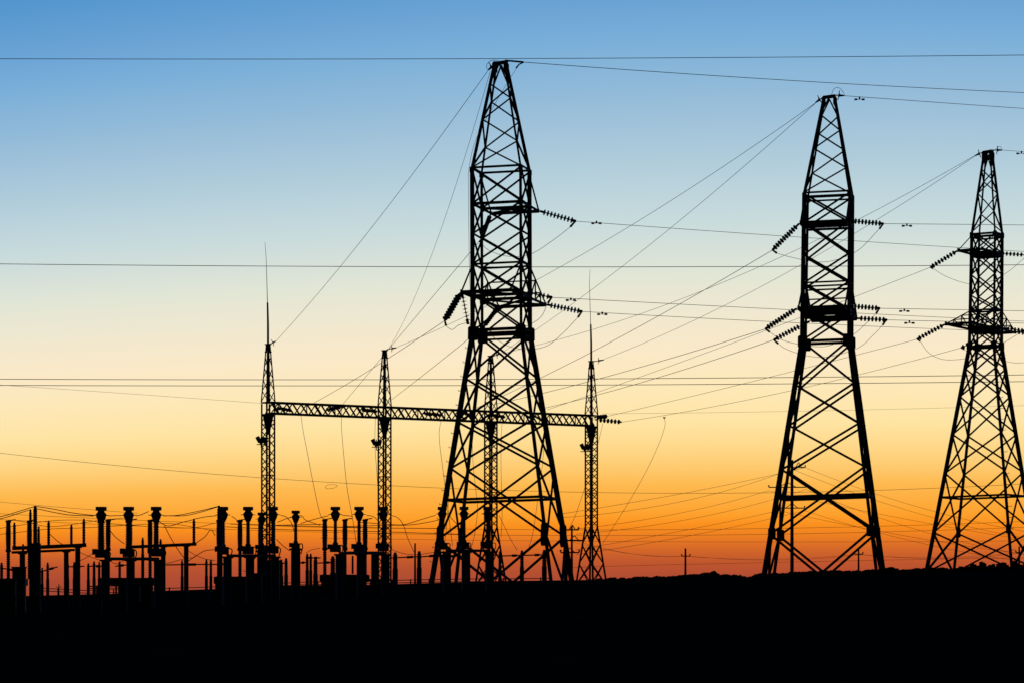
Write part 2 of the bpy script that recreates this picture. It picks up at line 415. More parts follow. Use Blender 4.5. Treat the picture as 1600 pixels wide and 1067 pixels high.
for ci, c in enumerate(gcols):
    zb = zg(c.x, c.y) - .1; flare = ci >= 2
    zf = ZC + (H-822)/F*c.y
    q0 = quad(c, A_/2, zf if flare else zb); q1 = quad(c, A_/2, ZB0)
    for k in range(4): member('mast_leg', q0[k], q1[k]+Vector((0,0,1.0)), .17, gr, Vector((c.x, c.y, 0))-Vector((q0[k].x, q0[k].y, 0)))
    lacing('mast_lacing', q0, q1, 15 if flare else 21, .1)
    for zz in (.33, .66, .94):
        for k in range(4):
            member('mast_crossbar', q0[k].lerp(q1[k], zz), q0[(k+1) % 4].lerp(q1[(k+1) % 4], zz), .09, gr, Vector((0,0,-1)))
    if flare:
        qf = quad(c, 1.2, zb)
        for k in range(4):
            member('foot_leg', qf[k], q0[k], .2, gr, Vector((c.x, c.y, 0))-Vector((q0[k].x, q0[k].y, 0)))
            for t0, t1 in ((0, .38), (.38, .7), (.7, 1)):
                k2 = (k+1) % 4
                member('foot_brace', qf[k].lerp(q0[k], t0), qf[k2].lerp(q0[k2], t1), .12, gr)
                member('foot_brace', qf[k2].lerp(q0[k2], t0), qf[k].lerp(q0[k], t1), .12, gr)
    # spire over the beam
    s0 = quad(c, A_/2+.03, ZB1+.05); s1 = quad(c, .14, ZA)
    for k in range(4): member('spire_leg', s0[k], s1[k], .13, gr, Vector((c.x, c.y, 0))-Vector((s0[k].x, s0[k].y, 0)))
    lacing('spire_lacing', s0, s1, 5, .085)
    tube('spire_core', [Vector((c.x, c.y, ZB1)), Vector((c.x, c.y, ZA))], .1, gr, STEEL, 8, .08)
    plate('spire_cap', Vector((c.x, c.y, ZA)), bd, Vector((0,0,1)), .5, .12, .5, gr)
    plate('spire_cap', Vector((c.x, c.y, ZA-.75)), bd, Vector((0,0,1)), .5, .14, .5, gr)
    plate('beam_seat', Vector((c.x, c.y, ZB0-.12)), bd, Vector((0,0,1)), 1.02, .24, 1.02, gr)
    plate('beam_seat', Vector((c.x, c.y, ZB1+.02)), bd, Vector((0,0,1)), 1.02, .16, 1.02, gr)
    # knee wedge under the beam
    kv = quad(c, .38, ZB0-.25) + quad(c, .1, ZB0-2.1)
    local_mesh('knee_bracket', (kv, [(0,1,2,3),(7,6,5,4),(0,4,5,1),(1,5,6,2),(2,6,7,3),(3,7,4,0)]), gr, STEEL)
    if ci in (0, 3):          # lightning rod with a bent whip
        d = c.y; px = [419, 0, 0, 924][ci]; r0, r1, r2 = ((538, 473, 379), 0, 0, (565, 507, 421))[ci]
        tube('lightning_rod', [P(px, r0+70, d), P(px-.3, (r0+r1)/2, d), P(px-1, r1, d)], .125, gr, STEEL, 8, .085)
        tube('rod_tip', [P(px-1, r1+2, d), P(px-2.2, r1-(r1-r2)*.4, d), P(px-3.2, r1-(r1-r2)*.75, d), P(px-(5 if ci == 0 else 2), r2, d)], .04, gr, STEEL, 6, .018)
    if ci != 2:               # floodlights on a small bracket on the mast
        d = c.y - .9; px = [406, 586, 0, 912][ci]; rr = [686, 690, 0, 697][ci]
        for j, (dx, dr, tilt) in enumerate(((-2, 0, -.5), (7, 1, .25), (3, 3, .9))):
            b0 = P(px+dx, rr+dr, d+j*.3)
            v, f = box_vf(Vector((0,0,0)), .42, .22, .62, 0, .05)
            R = Matrix.Rotation(tilt, 3, 'Y'); o = local_mesh('floodlight', ([R @ p + b0 for p in v], f), gr, PAINT)
        tube('lamp_bracket', [P(px-5, rr+8, d+.2), P(px+10, rr+8, d+.5)], .05, gr)
        tube('lamp_bracket', [P(px+2, rr-4, d+.2), P(px+2, rr+12, d+.2), P(px+6, rr+14, d+.9)], .06, gr)
# beam
def bq(t): 
    c = G1.lerp(G4, t); return [c - bn*(A_/2) + Vector((0,0,ZB0)), c + bn*(A_/2) + Vector((0,0,ZB0)), c + bn*(A_/2) + Vector((0,0,ZB1)), c - bn*(A_/2) + Vector((0,0,ZB1))]
for k in range(4):
    for t0, t1 in ((0, .3446), (.3446, .674), (.674, 1)):
        member('beam_chord', bq(t0)[k], bq(t1)[k], .2, gr, Vector((0,0,1)))
NB = 48
for i in range(NB):
    q0, q1 = bq(i/NB), bq((i+1)/NB)
    for (a, b) in ((0, 3), (1, 2)):
        if i % 2 == 0: member('beam_brace', q0[a], q1[b], .13, gr, bn)
        else: member('beam_brace', q0[b], q1[a], .13, gr, bn)
    if i % 3 == 0: member('beam_brace', q0[3], q1[0], .12, gr, bn)
    if i % 4 == 1: member('beam_post', q0[0], q0[3], .13, gr, bn)
    if i % 2 == 0:
        member('beam_lattice', q0[0], q1[1], .09, gr); member('beam_lattice', q0[3], q1[2], .09, gr)
def beam_at(px, row_off=0):
    """point of the beam seen at photo column px: distance"""
    lo, hi = 0.0, 1.0
    for _ in range(40):
        t = (lo+hi)/2; c = G1.lerp(G4, t)
        if c.x/c.y*F+800 < px: lo = t
        else: hi = t
    return G1.lerp(G4, t).y

# ------------------------------------------------------------------ insulator strings
def px_of(p): return (p.x/p.y*F+800, H-(p.z-ZC)/p.y*F)
SG = 'insulator strings on the towers and gantry'
def string(label, A, B, n, dia, m=GLASS, horn=0, double=False, f0=.16, f1=.9):
    root = thing('insulator_string', label, 'insulator', A.copy(), SG)
    d = B-A; L_ = d.length; x, y, z = frame(d, Vector((0,0,1)))
    n = max(4, round(L_*(f1-f0)/(.235*A.y/265)))
    offs = (-.1, .1) if double else (0,)
    for o_ in offs:
        e = y*o_ + (Vector((0,0,o_*.5)) if double else Vector((0,0,0)))
        member('rod', A+e*.3, B+e*.3, .06, root, Vector((0,0,1)), STEEL, 'rod')
        for i in range(n):
            p = A + e + d*(f0 + (f1-f0)*i/(n-1))
            ob = bpy.data.objects.new('disc', unit_mesh('disc', m)); COL.objects.link(ob)
            place(ob, p, x, y, z, dia*.95, dia*.95, L_*(f1-f0)/(n-1)*.8, root)
    plate('yoke', A+d*.1, d, y.cross(d), .35, .16, .06, root); plate('yoke', A+d*.95, d, y.cross(d), .4, .2, .06, root)
    if horn:   # the clamp that turns the conductor down into the jumper
        q = B + Vector((horn[0], 0, horn[1]))
        tube('jumper_clamp', [B, B.lerp(q, .6), q], .07, root, STEEL, 6, .1)
    return root
def to(px, row, d): return P(px, row, d)
S = {}
def tstr(key, label, A, b, n, dia, horn, dd=0, double=False, m=GLASS, f0=.16):
    B = to(b[0], b[1], A.y+dd); S[key] = B
    k = A.y/F
    string(label, A, B, n, dia, m, (horn[0]*k, -horn[1]*k) if horn else 0, double, f0)
tstr('1ul', 'short insulator string behind the shaft of the tallest tower, from its upper arm', A1u[0], (752, 374), 9, .36, (-3, 5), 3)
tstr('1ur', 'level insulator string off the upper arm tip of the tallest tower', A1u[1], (899, 346), 9, .46, (-8, 9), 1)
tstr('1fl', 'thick dark twin insulator string slanting down from the front arm of the tallest tower', A1f[0], (695, 501), 14, .42, (2, 8), 2, True)
tstr('1fr', 'insulator string crossing the shaft of the tallest tower from its front arm', A1f[1], (862, 465), 14, .42, (-6, 9), 1, f0=.42)
tstr('1bl', 'slanting insulator string hung from the long back arm inside the tallest tower', A1b[0], (757, 509), 10, .38, (-1, 6), 2)
tstr('1br', 'insulator string off the tip of the long lower arm of the tallest tower', A1b[1], (909, 487), 10, .46, (-6, 9), 1)
string('thin vertical string of sheds hanging beside the twin string, holding a jumper loop', A1f[0]+Vector((.05,0,-.1)), to(731, 505, A1f[0].y), 9, .42, GLASS)
tstr('2ul', 'sloping insulator string on the upper arm of the tower with a pole in its base', A2u[0], (1207, 391), 10, .46, (7, 5), 2, f0=.18)
tstr('2ur', 'level insulator string off the upper arm of the tower with the pole in its base', A2u[1], (1380, 350), 9, .46, (-6, 8), 1)
tstr('2fl', 'uppermost of two parallel slanting strings on the tower with the pole in its base', A2f[0], (1196, 514), 11, .46, (7, 5), 2)
tstr('2fr', 'shorter level string, upper of two, on the tower with the pole in its base', A2f[1], (1374, 482), 11, .46, (-5, 8), 1, f0=.2)
tstr('2bl', 'lower of two parallel slanting strings on the tower with the pole in its base', A2b[0], (1209, 531), 13, .46, (7, 6), 2, f0=.36)
tstr('2br', 'lower of two level strings on the tower with the pole in its base', A2b[1], (1385, 500), 10, .46, (-6, 8), 1)
tstr('3ul', 'dark twin insulator string on the upper arm of the slimmest tower', A3u[0], (1454, 418), 12, .46, (4, 2), 2)
tstr('3ur', 'level insulator string from the upper arm of the slimmest tower', P(1560, 396, A3u[1].y), (1606, 399), 10, .42, (-5, 7), 1)
tstr('3fl', 'insulator string on the longest lower arm tip of the slimmest tower', A3f[0], (1433, 530), 11, .44, (5, 3), 2)
tstr('3fr', 'insulator string off the front arm of the slimmest tower, passing its shaft', P(1557, 512, A3f[1].y), (1601, 517), 10, .42, 0, 1)
tstr('3bl', 'short string tucked against the waist of the slimmest tower', P(1527, 532, A3b[0].y), (1503, 543), 8, .46, (3, 3), 1)
tstr('3br', 'insulator string off the back arm tip of the slimmest tower', A3b[1], (1625, 524), 9, .42, 0, 1)
# strings on the gantry beam, pulling towards the towers
bs = [(455, 641, 434, 637, 'dark insulator string lying along the beam beside the tall-rod mast', 10),
      (508, 641, 536, 634, 'thick bundled insulator string at mid-bay on the beam by the tall-rod mast', 12),
      (590, 642, 566, 640, 'insulator string on the beam, hard against the rodless straight mast', 10),
      (660, 645, 688, 648, 'insulator string on the beam between the rodless mast and the tallest tower', 10),
      (740, 650, 722, 644, 'insulator string on the beam inside the base of the tallest tower', 10),
      (790, 651, 765, 648, 'insulator string on the beam beside the mast behind the tallest tower', 10)]
for x0, y0, x1, y1, lb, n in bs:
    d = beam_at((x0+x1)/2)
    string(lb, P(x0, y0, d-.5), P(x1, y1, d-2.6), n, .36, PORC, 0, True)
S['g4a'] = P(948, 650, 404); S['g4b'] = P(971, 659, 404)
string('short insulator string where the beam ends at the flared mast with a rod', P(928, 652, 406.3), S['g4a'], 7, .52, GLASS, 0, False, .35)
string('insulator string sticking out past the beam end at the flared mast with a rod', P(928, 655, 406), S['g4b'], 10, .56, GLASS, 0, False, .25)

# star shaped shield wire insulators
def star(label, c, dx, dz):
    root = thing('shield_wire_insulator', label, 'insulator', c.copy(), 'shield wire insulators')
    k = c.y/F; d = Vector((dx*k, 0, dz*k)); x, y, z = frame(d, Vector((0,1,0)))
    ob = bpy.data.objects.new('disc', unit_mesh('disc', GLASS)); COL.objects.link(ob); place(ob, c+d*.55, x, y, z, .36, .36, .3, root)
    tube('link', [c, c+d*.5], .05, root); tube('clamp', [c+d*.5, c+d*.8, c+d], .11, root, STEEL, 6, .05)
    pr = Vector((-d.z, 0, d.x)).normalized()
    tube('arcing_horn', [c+d*.45-pr*.36, c+d*.5, c+d*.55+pr*.36], .035, root)
    return root
star('shield wire insulator on the spire of the tall-rod straight mast', P(421, 538, 380), 10, 5)
star('shield wire insulator on the spire top of the rodless straight mast', P(604, 546, 389), 16, 3)
star('shield wire insulator on the spire of the mast behind the tallest tower', P(769, 557, 398), 14, 5)
star('shield wire insulator on the spire of the flared mast with a rod', P(926, 565, 407), 18, 3)
star('shield wire fitting at the peak of the tallest tower, gantry side', P(774, 99, D1), -11, -11)
star('shield wire fitting at the peak of the pole-in-base tower, gantry side', P(1288, 151, D2), -14, -10)
star('shield wire fitting at the peak of the pole-in-base tower, outgoing side', P(1302, 149, D2), 17, -1)
star('shield wire fitting at the peak of the slimmest tower, gantry side', P(1538, 237, D3), -15, -7)
star('shield wire fitting at the peak of the slimmest tower, outgoing side', P(1550, 235, D3), 16, 0)
r1 = thing('shield_wire_clamp', 'long rigid clamp at the peak of the tallest tower, outgoing side', 'clamp', P(790, 95, D1))
tube('clamp_bar', [P(789, 95, D1), P(818, 97.5, D1)], .07, r1); tube('clamp_fork', [P(806, 107, D1), P(811, 101, D1), P(818, 98, D1)], .05, r1)

# ------------------------------------------------------------------ conductors and shield wires
GW, GC, GJ = 'overhead shield wires', 'overhead conductors', 'jumper loops'
def pp(key): return px_of(S[key])
W = lambda lb, a, da, b, db, mid=None, sag=0, r=.019, g=GC, nm='conductor': span(nm, lb, a, da, b, db, mid, sag, r, 'wire', g)
# from the tower peaks down to the gantry masts
W('shield wire from the tallest tower peak to the tall-rod straight mast', (763, 110), D1, (431, 533), 380, (600, 331), g=GW, nm='shield_wire')
W('shield wire from the tallest tower peak to the rodless straight mast', (766, 112), D1, (607, 545), 389, (690, 356), g=GW, nm='shield_wire', r=.016)
W('shield wire from the pole-in-base tower peak to the rodless straight mast', (1276, 160), D2, (621, 542), 389, (869, 421), g=GW, nm='shield_wire')
W('shield wire from the pole-in-base tower peak to the mast behind the tallest tower', (1275, 161), D2, (784, 551), 398, (960, 426), g=GW, nm='shield_wire')
W('shield wire from the slimmest tower peak to the mast behind the tallest tower', (1524, 243), D3, (785, 552), 398, (1150, 433), g=GW, nm='shield_wire')
W('shield wire from the slimmest tower peak to the flared mast with a rod', (1524, 244), D3, (944, 561), 407, (1150, 468.5), g=GW, nm='shield_wire')
# phases down to the beam
W('conductor from the behind-shaft string of the tallest tower to the beam mid-bay', pp('1ul'), D1+5, (535, 632), beam_at(535)-2, (670, 471))
W('conductor from the twin string of the tallest tower to the beam', pp('1fl'), D1-4, (487, 631), beam_at(487)-2, (640, 538), r=.021)
W('conductor from the back arm of the tallest tower to the beam at the rodless mast', pp('1bl'), D1+8, (604, 630), beam_at(604)-1, (670, 579), r=.021)
W('conductor from the upper sloping string of the pole-in-base tower to the beam', pp('2ul'), D2-4, (744, 637), beam_at(744)-2, (905, 560), r=.023)
W('conductor from the upper parallel slanting string of the pole-in-base tower to the beam', pp('2fl'), D2-3, (770, 632), beam_at(770)-2, (960, 585), r=.023)
W('conductor from the lower parallel slanting string of the pole-in-base tower to the beam', pp('2bl'), D2+8, (852, 637), beam_at(852)-2, (1060, 580), r=.023)
W('conductor from the twin string of the slimmest tower to the beam end', pp('3ul'), D3-4, (855, 640), beam_at(855)-2, (1150, 534))
W('conductor from the longest arm of the slimmest tower to the flared mast', pp('3fl'), D3-6, (949, 650), 404, (1150, 602))
W('conductor from the waist string of the slimmest tower to the flared mast', pp('3bl'), D3+5, (972, 659), 404, (1150, 628))
# outgoing, away past the other towers
OUT = 'outgoing wires'
W('outgoing shield wire from the clamp on the tallest tower peak', (817, 97.5), D1, (1750, 151), 330, (1200, 124), r=.024, g=OUT)
W('outgoing conductor from the upper arm of the tallest tower', pp('1ur'), D1+5, (1750, 402), 350, (1250, 371), g=OUT)
W('outgoing conductor from the shaft-crossing string of the tallest tower', pp('1fr'), D1-5, (1750, 509), 350, (1150, 480), g=OUT)
W('outgoing conductor from the long lower arm of the tallest tower', pp('1br'), D1+7, (1750, 523), 350, (1150, 500), g=OUT)
W('outgoing shield wire from the pole-in-base tower peak', (1318, 150), D2, (1760, 181), 340, (1600, 170), r=.022, g=OUT)
W('outgoing conductor from the upper arm of the pole-in-base tower', pp('2ur'), D2-4, (1760, 354), 350, (1600, 352), r=.021, g=OUT)
W('outgoing conductor from the upper of two level strings on the pole-in-base tower', pp('2fr'), D2-4, (1760, 489), 350, (1600, 486), r=.021, g=OUT)
W('outgoing conductor from the lower of two level strings on the pole-in-base tower', pp('2br'), D2+7, (1760, 508), 350, (1600, 505), r=.021, g=OUT)
W('outgoing shield wire from the slimmest tower peak', (1565, 235), D3, (1780, 250), 370, g=OUT)
for k, nm in (('3ur', 'upper arm'), ('3fr', 'front arm'), ('3br', 'back arm')):
    q = pp(k); W('outgoing conductor from the %s of the slimmest tower' % nm, q, D3+2, (1790, q[1]+6), 380, g=OUT)
# lines of another route crossing the whole field
XL = 'wires of a line crossing the whole field'
W('highest crossing wire, just above the tallest tower peak', (-300, 91), 300, (1900, 83), 300, (660, 92.5), r=.026, g=XL, nm='crossing_wire')
W('crossing wire that cuts the tall-rod mast whip half way up', (-300, 409), 300, (1900, 411), 300, (900, 417.5), r=.026, g=XL, nm='crossing_wire')
W('upper of the close pair of crossing wires above the gantry beam', (-300, 590), 300, (1900, 581), 300, (700, 592.5), r=.026, g=XL, nm='crossing_wire')
W('lower of the close pair of crossing wires above the gantry beam', (-300, 600), 300, (1900, 592), 300, (700, 602), r=.026, g=XL, nm='crossing_wire')
W('faint wire reaching the beam end at the tall-rod mast', (-200, 588), 330, (412, 630), 379, (0, 601), r=.013, g=XL, nm='crossing_wire')
W('long drooping wire passing behind the masts well below the beam', (-200, 682), 420, (1800, 742), 420, (1050, 770), r=.022, g=XL, nm='crossing_wire')
W('upper low wire in the orange sky beneath the drooping wire', (-200, 790), 420, (1800, 805), 430, (1000, 827), r=.02, g=XL, nm='crossing_wire')
W('lower low wire in the orange sky beneath the drooping wire', (-200, 799), 420, (1800, 814), 430, (1000, 836), r=.02, g=XL, nm='crossing_wire')
W('faint wire just above the treeline, higher of two', (500, 840), 520, (1800, 842), 520, (1150, 846), r=.02, g=XL, nm='crossing_wire')
W('faint wire just above the treeline, lower of two', (880, 886), 520, (1800, 868), 520, (1300, 876), r=.02, g=XL, nm='crossing_wire')
W('hair-thin wire crossing the middle of the pole-in-base tower legs', (940, 646), 500, (1750, 628), 500, (1300, 641), r=.016, g=XL, nm='crossing_wire')
# jumper loops
J = lambda lb, pts, d0, d1: path('jumper_loop', lb, pts, d0, d1, .018, 'wire', GJ)
def mp(key, dx, dy):
    a = pp(key); return (a[0]+dx, a[1]+dy)
J('wide jumper under the upper arm of the tallest tower', [mp('1ur', -8, 9), (865, 375), (830, 397), (795, 401), (765, 392), (750, 379)], D1+4, D1+8)
J('deep jumper under the lower arm of the tallest tower', [mp('1br', -6, 9), (880, 520), (855, 540), (825, 546), (795, 541), (770, 526), (757, 514)], D1+7, D1+10)
J('small jumper curl from the twin string to the vertical string', [mp('1fl', 2, 8), (700, 512), (707, 515), (717, 508), (731, 505), (742, 511), (790, 520), (840, 500), mp('1fr', -6, 9)], D1-4, D1-4)
J('jumper under the upper arm of the pole-in-base tower', [mp('2ul', 7, 5), (1235, 402), (1270, 409), (1300, 408), (1340, 392), mp('2ur', -6, 8)], D2-5, D2-5)
J('jumper from the upper slanting string around the pole-in-base tower', [mp('2fl', 7, 5), (1222, 531), (1250, 538), (1290, 541), (1330, 525), (1356, 503), mp('2fr', -5, 8)], D2-5, D2-5)
J('lowest jumper around the pole-in-base tower', [mp('2bl', 7, 6), (1230, 546), (1262, 556), (1295, 557), (1340, 544), (1365, 523), mp('2br', -6, 8)], D2+8, D2+8)
J('jumper under the upper arm of the slimmest tower', [mp('3ul', 4, 2), (1480, 433), (1515, 444), (1545, 441), (1575, 425), (1601, 403)], D3-4, D3+2)
J('jumper loop under the longest arm of the slimmest tower', [mp('3fl', 5, 3), (1450, 550), (1468, 560), (1490, 562), (1520, 557), (1560, 540), (1597, 518)], D3-8, D3-2)
J('low jumper loop beside the waist of the slimmest tower', [mp('3bl', 3, 3), (1525, 556), (1560, 562), (1590, 567), (1612, 560), (1622, 528)], D3+6, D3+6)
J('round loop at the peak of the tallest tower', [(779, 95), (768, 95), (761, 101), (761, 108), (765, 110)], D1, D1)
J('tall round loop at the peak of the pole-in-base tower', [(1299, 150), (1302, 141), (1308, 137), (1315, 141), (1320, 150)], D2, D2)
J('small pointed loop at the peak of the slimmest tower', [(1555, 235), (1562, 229), (1566, 235)], D3, D3)
path('down_lead', 'cable running down from the peak along the step-bolt leg of the tallest tower', [(812, 101), (800, 118), (775, 160), (745, 215), (733, 262), (732, 300), (733, 400), (735, 500), (730, 560), (722, 640), (712, 700), (703, 760), (697, 830), (690, 880)], D1+3, D1-4, .014, 'cable')

# vibration dampers
for px, row, d, lb in ((932, 347, 268, 'upper outgoing conductor of the tallest tower'), (892, 467, 262, 'shaft-crossing outgoing conductor of the tallest tower'),
        (941, 489, 274, 'lowest outgoing conductor of the tallest tower'), (1417, 351, 297, 'upper outgoing conductor of the pole-in-base tower'),
        (1413, 484, 289, 'middle outgoing conductor of the pole-in-base tower'), (1421, 502.5, 299, 'lowest outgoing conductor of the pole-in-base tower'),
        (1343, 153.5, 293, 'outgoing shield wire of the pole-in-base tower'), (1596, 238, 333, 'outgoing shield wire of the slimmest tower')):
    rt = thing('vibration_damper', 'small dumbbell vibration damper on the ' + lb, 'damper', P(px, row, d), 'vibration dampers')
    tube('clip', [P(px, row-1.5, d), P(px, row+2, d)], .07, rt)
    tube('messenger', [P(px-8, row+2.3, d), P(px+8, row+2.3, d)], .02, rt)
    for k in (-1, 1): tube('weight', [P(px+k*3.5, row+2.3, d), P(px+k*4.5, row+2.3, d), P(px+k*8, row+2.4, d)], .075, rt, STEEL, 8)

# ------------------------------------------------------------------ switchyard equipment
def ground_at(px, d): x = (px-800)/F*d; return Vector((x, d, zg(x, d)))
K0 = 200/F
GCT = 'current transformers'
def current_transformer(label, px, d, top=791, k=1.0, col=1.0, group=GCT, ang=.3, name='current_transformer'):
    ct = P(px, top, d); q = K0*k
    zb = ct.z - 80*q                                    # underside of its base
    root = thing(name, label, 'transformer', Vector((ct.x, d, zb)), group)
    c = Vector((ct.x, d, 0)); z = lambda r: ct.z - r*q
    lathe('cap', c, [(4.5*q, z(6.4)), (8.3*q, z(6.2)), (8.7*q, z(5.6)), (8.7*q, z(.7)), (8.3*q, z(.1)), (.5*q, z(-.1))], root, PAINT, 16)
    h = lathe('head', c, [(3.6*col*q, z(25)), (5.2*q, z(22)), (6.8*q, z(18.5)), (7.6*q, z(16)), (8.3*q, z(14)), (8.3*q, z(12)), (7.2*q, z(10)), (5.6*q, z(8.6)), (5.2*q, z(6))], root, PAINT, 16)
    for s_ in (-1, 1):
        tube('terminal', [c+Vector((s_*6.5*q, -.02, z(13.5))), c+Vector((s_*9.4*q, -.02, z(13.5))), c+Vector((s_*12.5*q, 0, z(13.6)))], 1.1*q, h, STEEL, 6, .5*q)
    lathe('insulator', c, sheds(z(64), z(24), 2.7*q*col, 3.7*q*col, 15, .12), root, PORC, 12)
    lathe('flange', c, [(4.8*q, z(67)), (5.2*q, z(65)), (4.6*q, z(63.5)), (3.2*q, z(62.5))], root, PAINT, 12)
    bt_ = box('base_tank', c+Vector((0, 0, z(73.3))), 17*q, 15*q, 13*q, root, PAINT, ang)
    box('terminal_box', c+Vector((-9.4*q, -3*q, z(70.5))), 8*q, 7*q, 9*q, bt_, PAINT, ang)
    rq = random.Random(int(px)); w_ = rq.uniform(11, 14)
    tube('conduit', spline([c+Vector((7*q, -.05, z(69))), c+Vector((w_*q, -.05, z(68+rq.random()*3))), c+Vector(((w_+1.5)*q, -.05, z(75))), c+Vector(((w_-2)*q, -.05, z(84+rq.random()*6)))], 5), .035, root)
    return root
def support_frame(label, pxs, d0, dstep, row, w=12, brow=None):
    """concrete posts carrying a steel beam under a row of apparatus"""
    g0 = ground_at(pxs[0], d0)
    root = thing('support_frame', label, 'support frame', g0, 'equipment support frames')
    tops = []
    for i, px in enumerate(pxs):
        d = d0+dstep*i; g = ground_at(px, d); t = P(px, row+4, d); k = d/F
        v, f = box_vf(Vector((g.x, d, (g.z-.2+t.z)/2)), w*k, w*k*.8, t.z-g.z+.2, .3)
        local_mesh('post', (v, f), root, CONC)
        plate('post_cap', Vector((t.x, d, t.z)), Vector((1,0,0)), Vector((0,0,1)), w*1.5*k, 3*k, w*1.2*k, root)
        tops.append(P(px, row+1.5, d))
    for a, b in zip(tops, tops[1:]): beam('beam', a, b, .16, .17, root)
    return root
sets = [([158, 201, 244], 200, 2.5, 'row next to the crossbar disconnector', 1.75), ([348.5, 387.6, 426.5], 213, 2.5, 'row around the tall-rod straight mast', 1.0),
        ([524, 561, 599], 225, 2.5, 'row ending at the rodless straight mast', .95), ([691, 725, 762], 238, 2.5, 'row among the legs of the tallest tower', 1.0)]
for pxs, d, st, where, colw in sets:
    for i, px in enumerate(pxs):
        current_transformer('flat-capped transformer, %s of three in the %s' % (('first', 'middle', 'last')[i], where), px, d+st*i, 791, 1.0, colw*(1, .87, .8)[i] if colw > 1.2 else colw*1.12)
    zrow = H - (P(0, 791, d).z - 80*K0 - ZC)/d*F
    support_frame('concrete posts and beam under the ' + where, [p + (7 if i == 0 else 3) for i, p in enumerate(pxs)], d, st, zrow)
GV = 'voltage transformers'
for px, top, lb in ((409, 800, 'smaller capped voltage transformer close against the tall-rod straight mast'), (462, 797, 'smaller capped voltage transformer standing clear on its own post')):
    r_ = current_transformer(lb, px, 220, top, .84, 1.15, GV, .1, 'voltage_transformer')
    zrow = H - (P(0, top, 220).z - 80*K0*.84 - ZC)/220*F
    support_frame('concrete post under the voltage transformer ' + ('by the mast' if px == 409 else 'standing clear'), [px], 220, 0, zrow-4.5, 13)

# circuit breakers: three poles on one long box
def breaker(label, pxs, d, rows, box_px):
    top, mid, bt = rows; k = d/F
    cxp = sum(box_px)/2; g = ground_at(cxp, d)
    root = thing('circuit_breaker', label, 'circuit breaker', g, 'three-pole circuit breakers')
    a, b = P(box_px[0], bt+6, d), P(box_px[1], bt+6, d)
    box('drive_box', (a+b)/2, (b-a).x, 1.1, 12*k, root, PAINT)
    box('control_cabinet', P(cxp+8, bt+24, d-.4), 24*k, .8, 28*k, root, PAINT)
    for fx in (.08, .92):
        for dy in (-.4, .4):
            p = a.lerp(b, fx)+Vector((0, dy, 0)); member('leg', Vector((p.x, p.y, g.z-.2)), p, .22, root)
    for px in pxs:
        c = P(px, 0, d); c.z = 0; z = lambda r: ZC+(H-r)*k
        lathe('support_insulator', c, sheds(z(bt+1), z(mid), 2.3*k, 3.3*k, 12), root, PORC)
        lathe('flange', c, [(3.6*k, z(mid+2)), (4.4*k, z(mid+1)), (4.4*k, z(mid-1.5)), (3.4*k, z(mid-2.5))], root, PAINT)
        p_ = sheds(z(mid-2), z(top+2), 3.6*k, 4.5*k, 14)
        n_ = len(p_); p_ = [(r*(.86+.16*math.sin(math.pi*i/(n_-1))), zz) for i, (r, zz) in enumerate(p_)]
        ir = lathe('interrupter', c, p_, root, PORC)
        lathe('pole_cap', c, [(4.2*k, z(top+2.6)), (4.7*k, z(top+1.8)), (4.5*k, z(top)), (.6*k, z(top-.5))], ir, PAINT)
        beam('top_terminal', P(px-3, top+.3, d-.02), P(px+11, top-1.8, d-.1), .12, .06, ir)
    return root
breaker('three-pole circuit breaker beside the crossbar disconnector', [-20, 13, 46], 206, (813, 860, 903), (-30, 42))
breaker('three-pole circuit breaker between the crossbar disconnector and the next transformers', [169, 203, 234.5], 212, (812, 858, 902), (155, 243))
breaker('three-pole circuit breaker at the tall-rod straight mast', [342, 375, 407], 224, (812, 858, 900), (335, 411))
breaker('three-pole circuit breaker nearest the rodless straight mast', [507.5, 539, 570.5], 234, (811, 857, 897), (500, 577))

# crossbar disconnectors: post insulators on a steel crossbar
def disconnector(label, d, beams, ups, legs):
    k = d/F; g = ground_at(legs[0][0], d)
    root = thing('disconnector', label, 'disconnector', g, 'crossbar disconnectors')
    for (x0, y0, x1, y1, h) in beams: beam('crossbar', P(x0, y0, d), P(x1, y1, d+.5), .22, h*k, root)
    for x, top, bot, w in ups:
        c = P(x, 0, d+.1); c.z = 0; z = lambda r: ZC+(H-r)*k
        o = lathe('post_insulator', c, sheds(z(bot), z(top+3), w*.36*k, w*.5*k, 9), root, PORC, 10)
        lathe('terminal_cap', c, [(1.6*k, z(top+3.4)), (1.6*k, z(top)), (.4*k, z(top-.6))], o, STEEL, 8)
    for x, top, w in legs:
        t = P(x, top, d); gz = zg(t.x, d)
        box('leg', Vector((t.x, d, (t.z+gz-.2)/2)), w*k, w*k, t.z-gz+.2, root, CONC)
        plate('leg_head', t, Vector((1,0,0)), Vector((0,0,1)), w*1.7*k, 3*k, .3, root)
    return root
disconnector('disconnector of four upright insulators on two stacked crossbars', 209, [(19, 856, 135, 851, 6), (18, 862.5, 117, 858.5, 4)],
    [(22.5, 816, 854, 5.5), (76, 813, 853, 5.5), (111.5, 819, 851, 5), (131, 810, 850, 5.5)], [(103.5, 861, 7), (121.5, 854, 7.5), (35, 864, 8)])
disconnector('disconnector with one upright insulator at the free end of its crossbar', 209.5, [(204, 854, 307, 849.5, 5)],
    [(303, 810, 848, 5.5), (251, 842, 850, 5)], [(291, 852, 7), (255, 853, 7)])
disconnector('disconnector crossbar between the two straight masts', 236, [(541, 863, 592, 863, 4.5)],
    [(551, 868, 896, 4)], [(586, 864, 12), (531, 866, 9)])
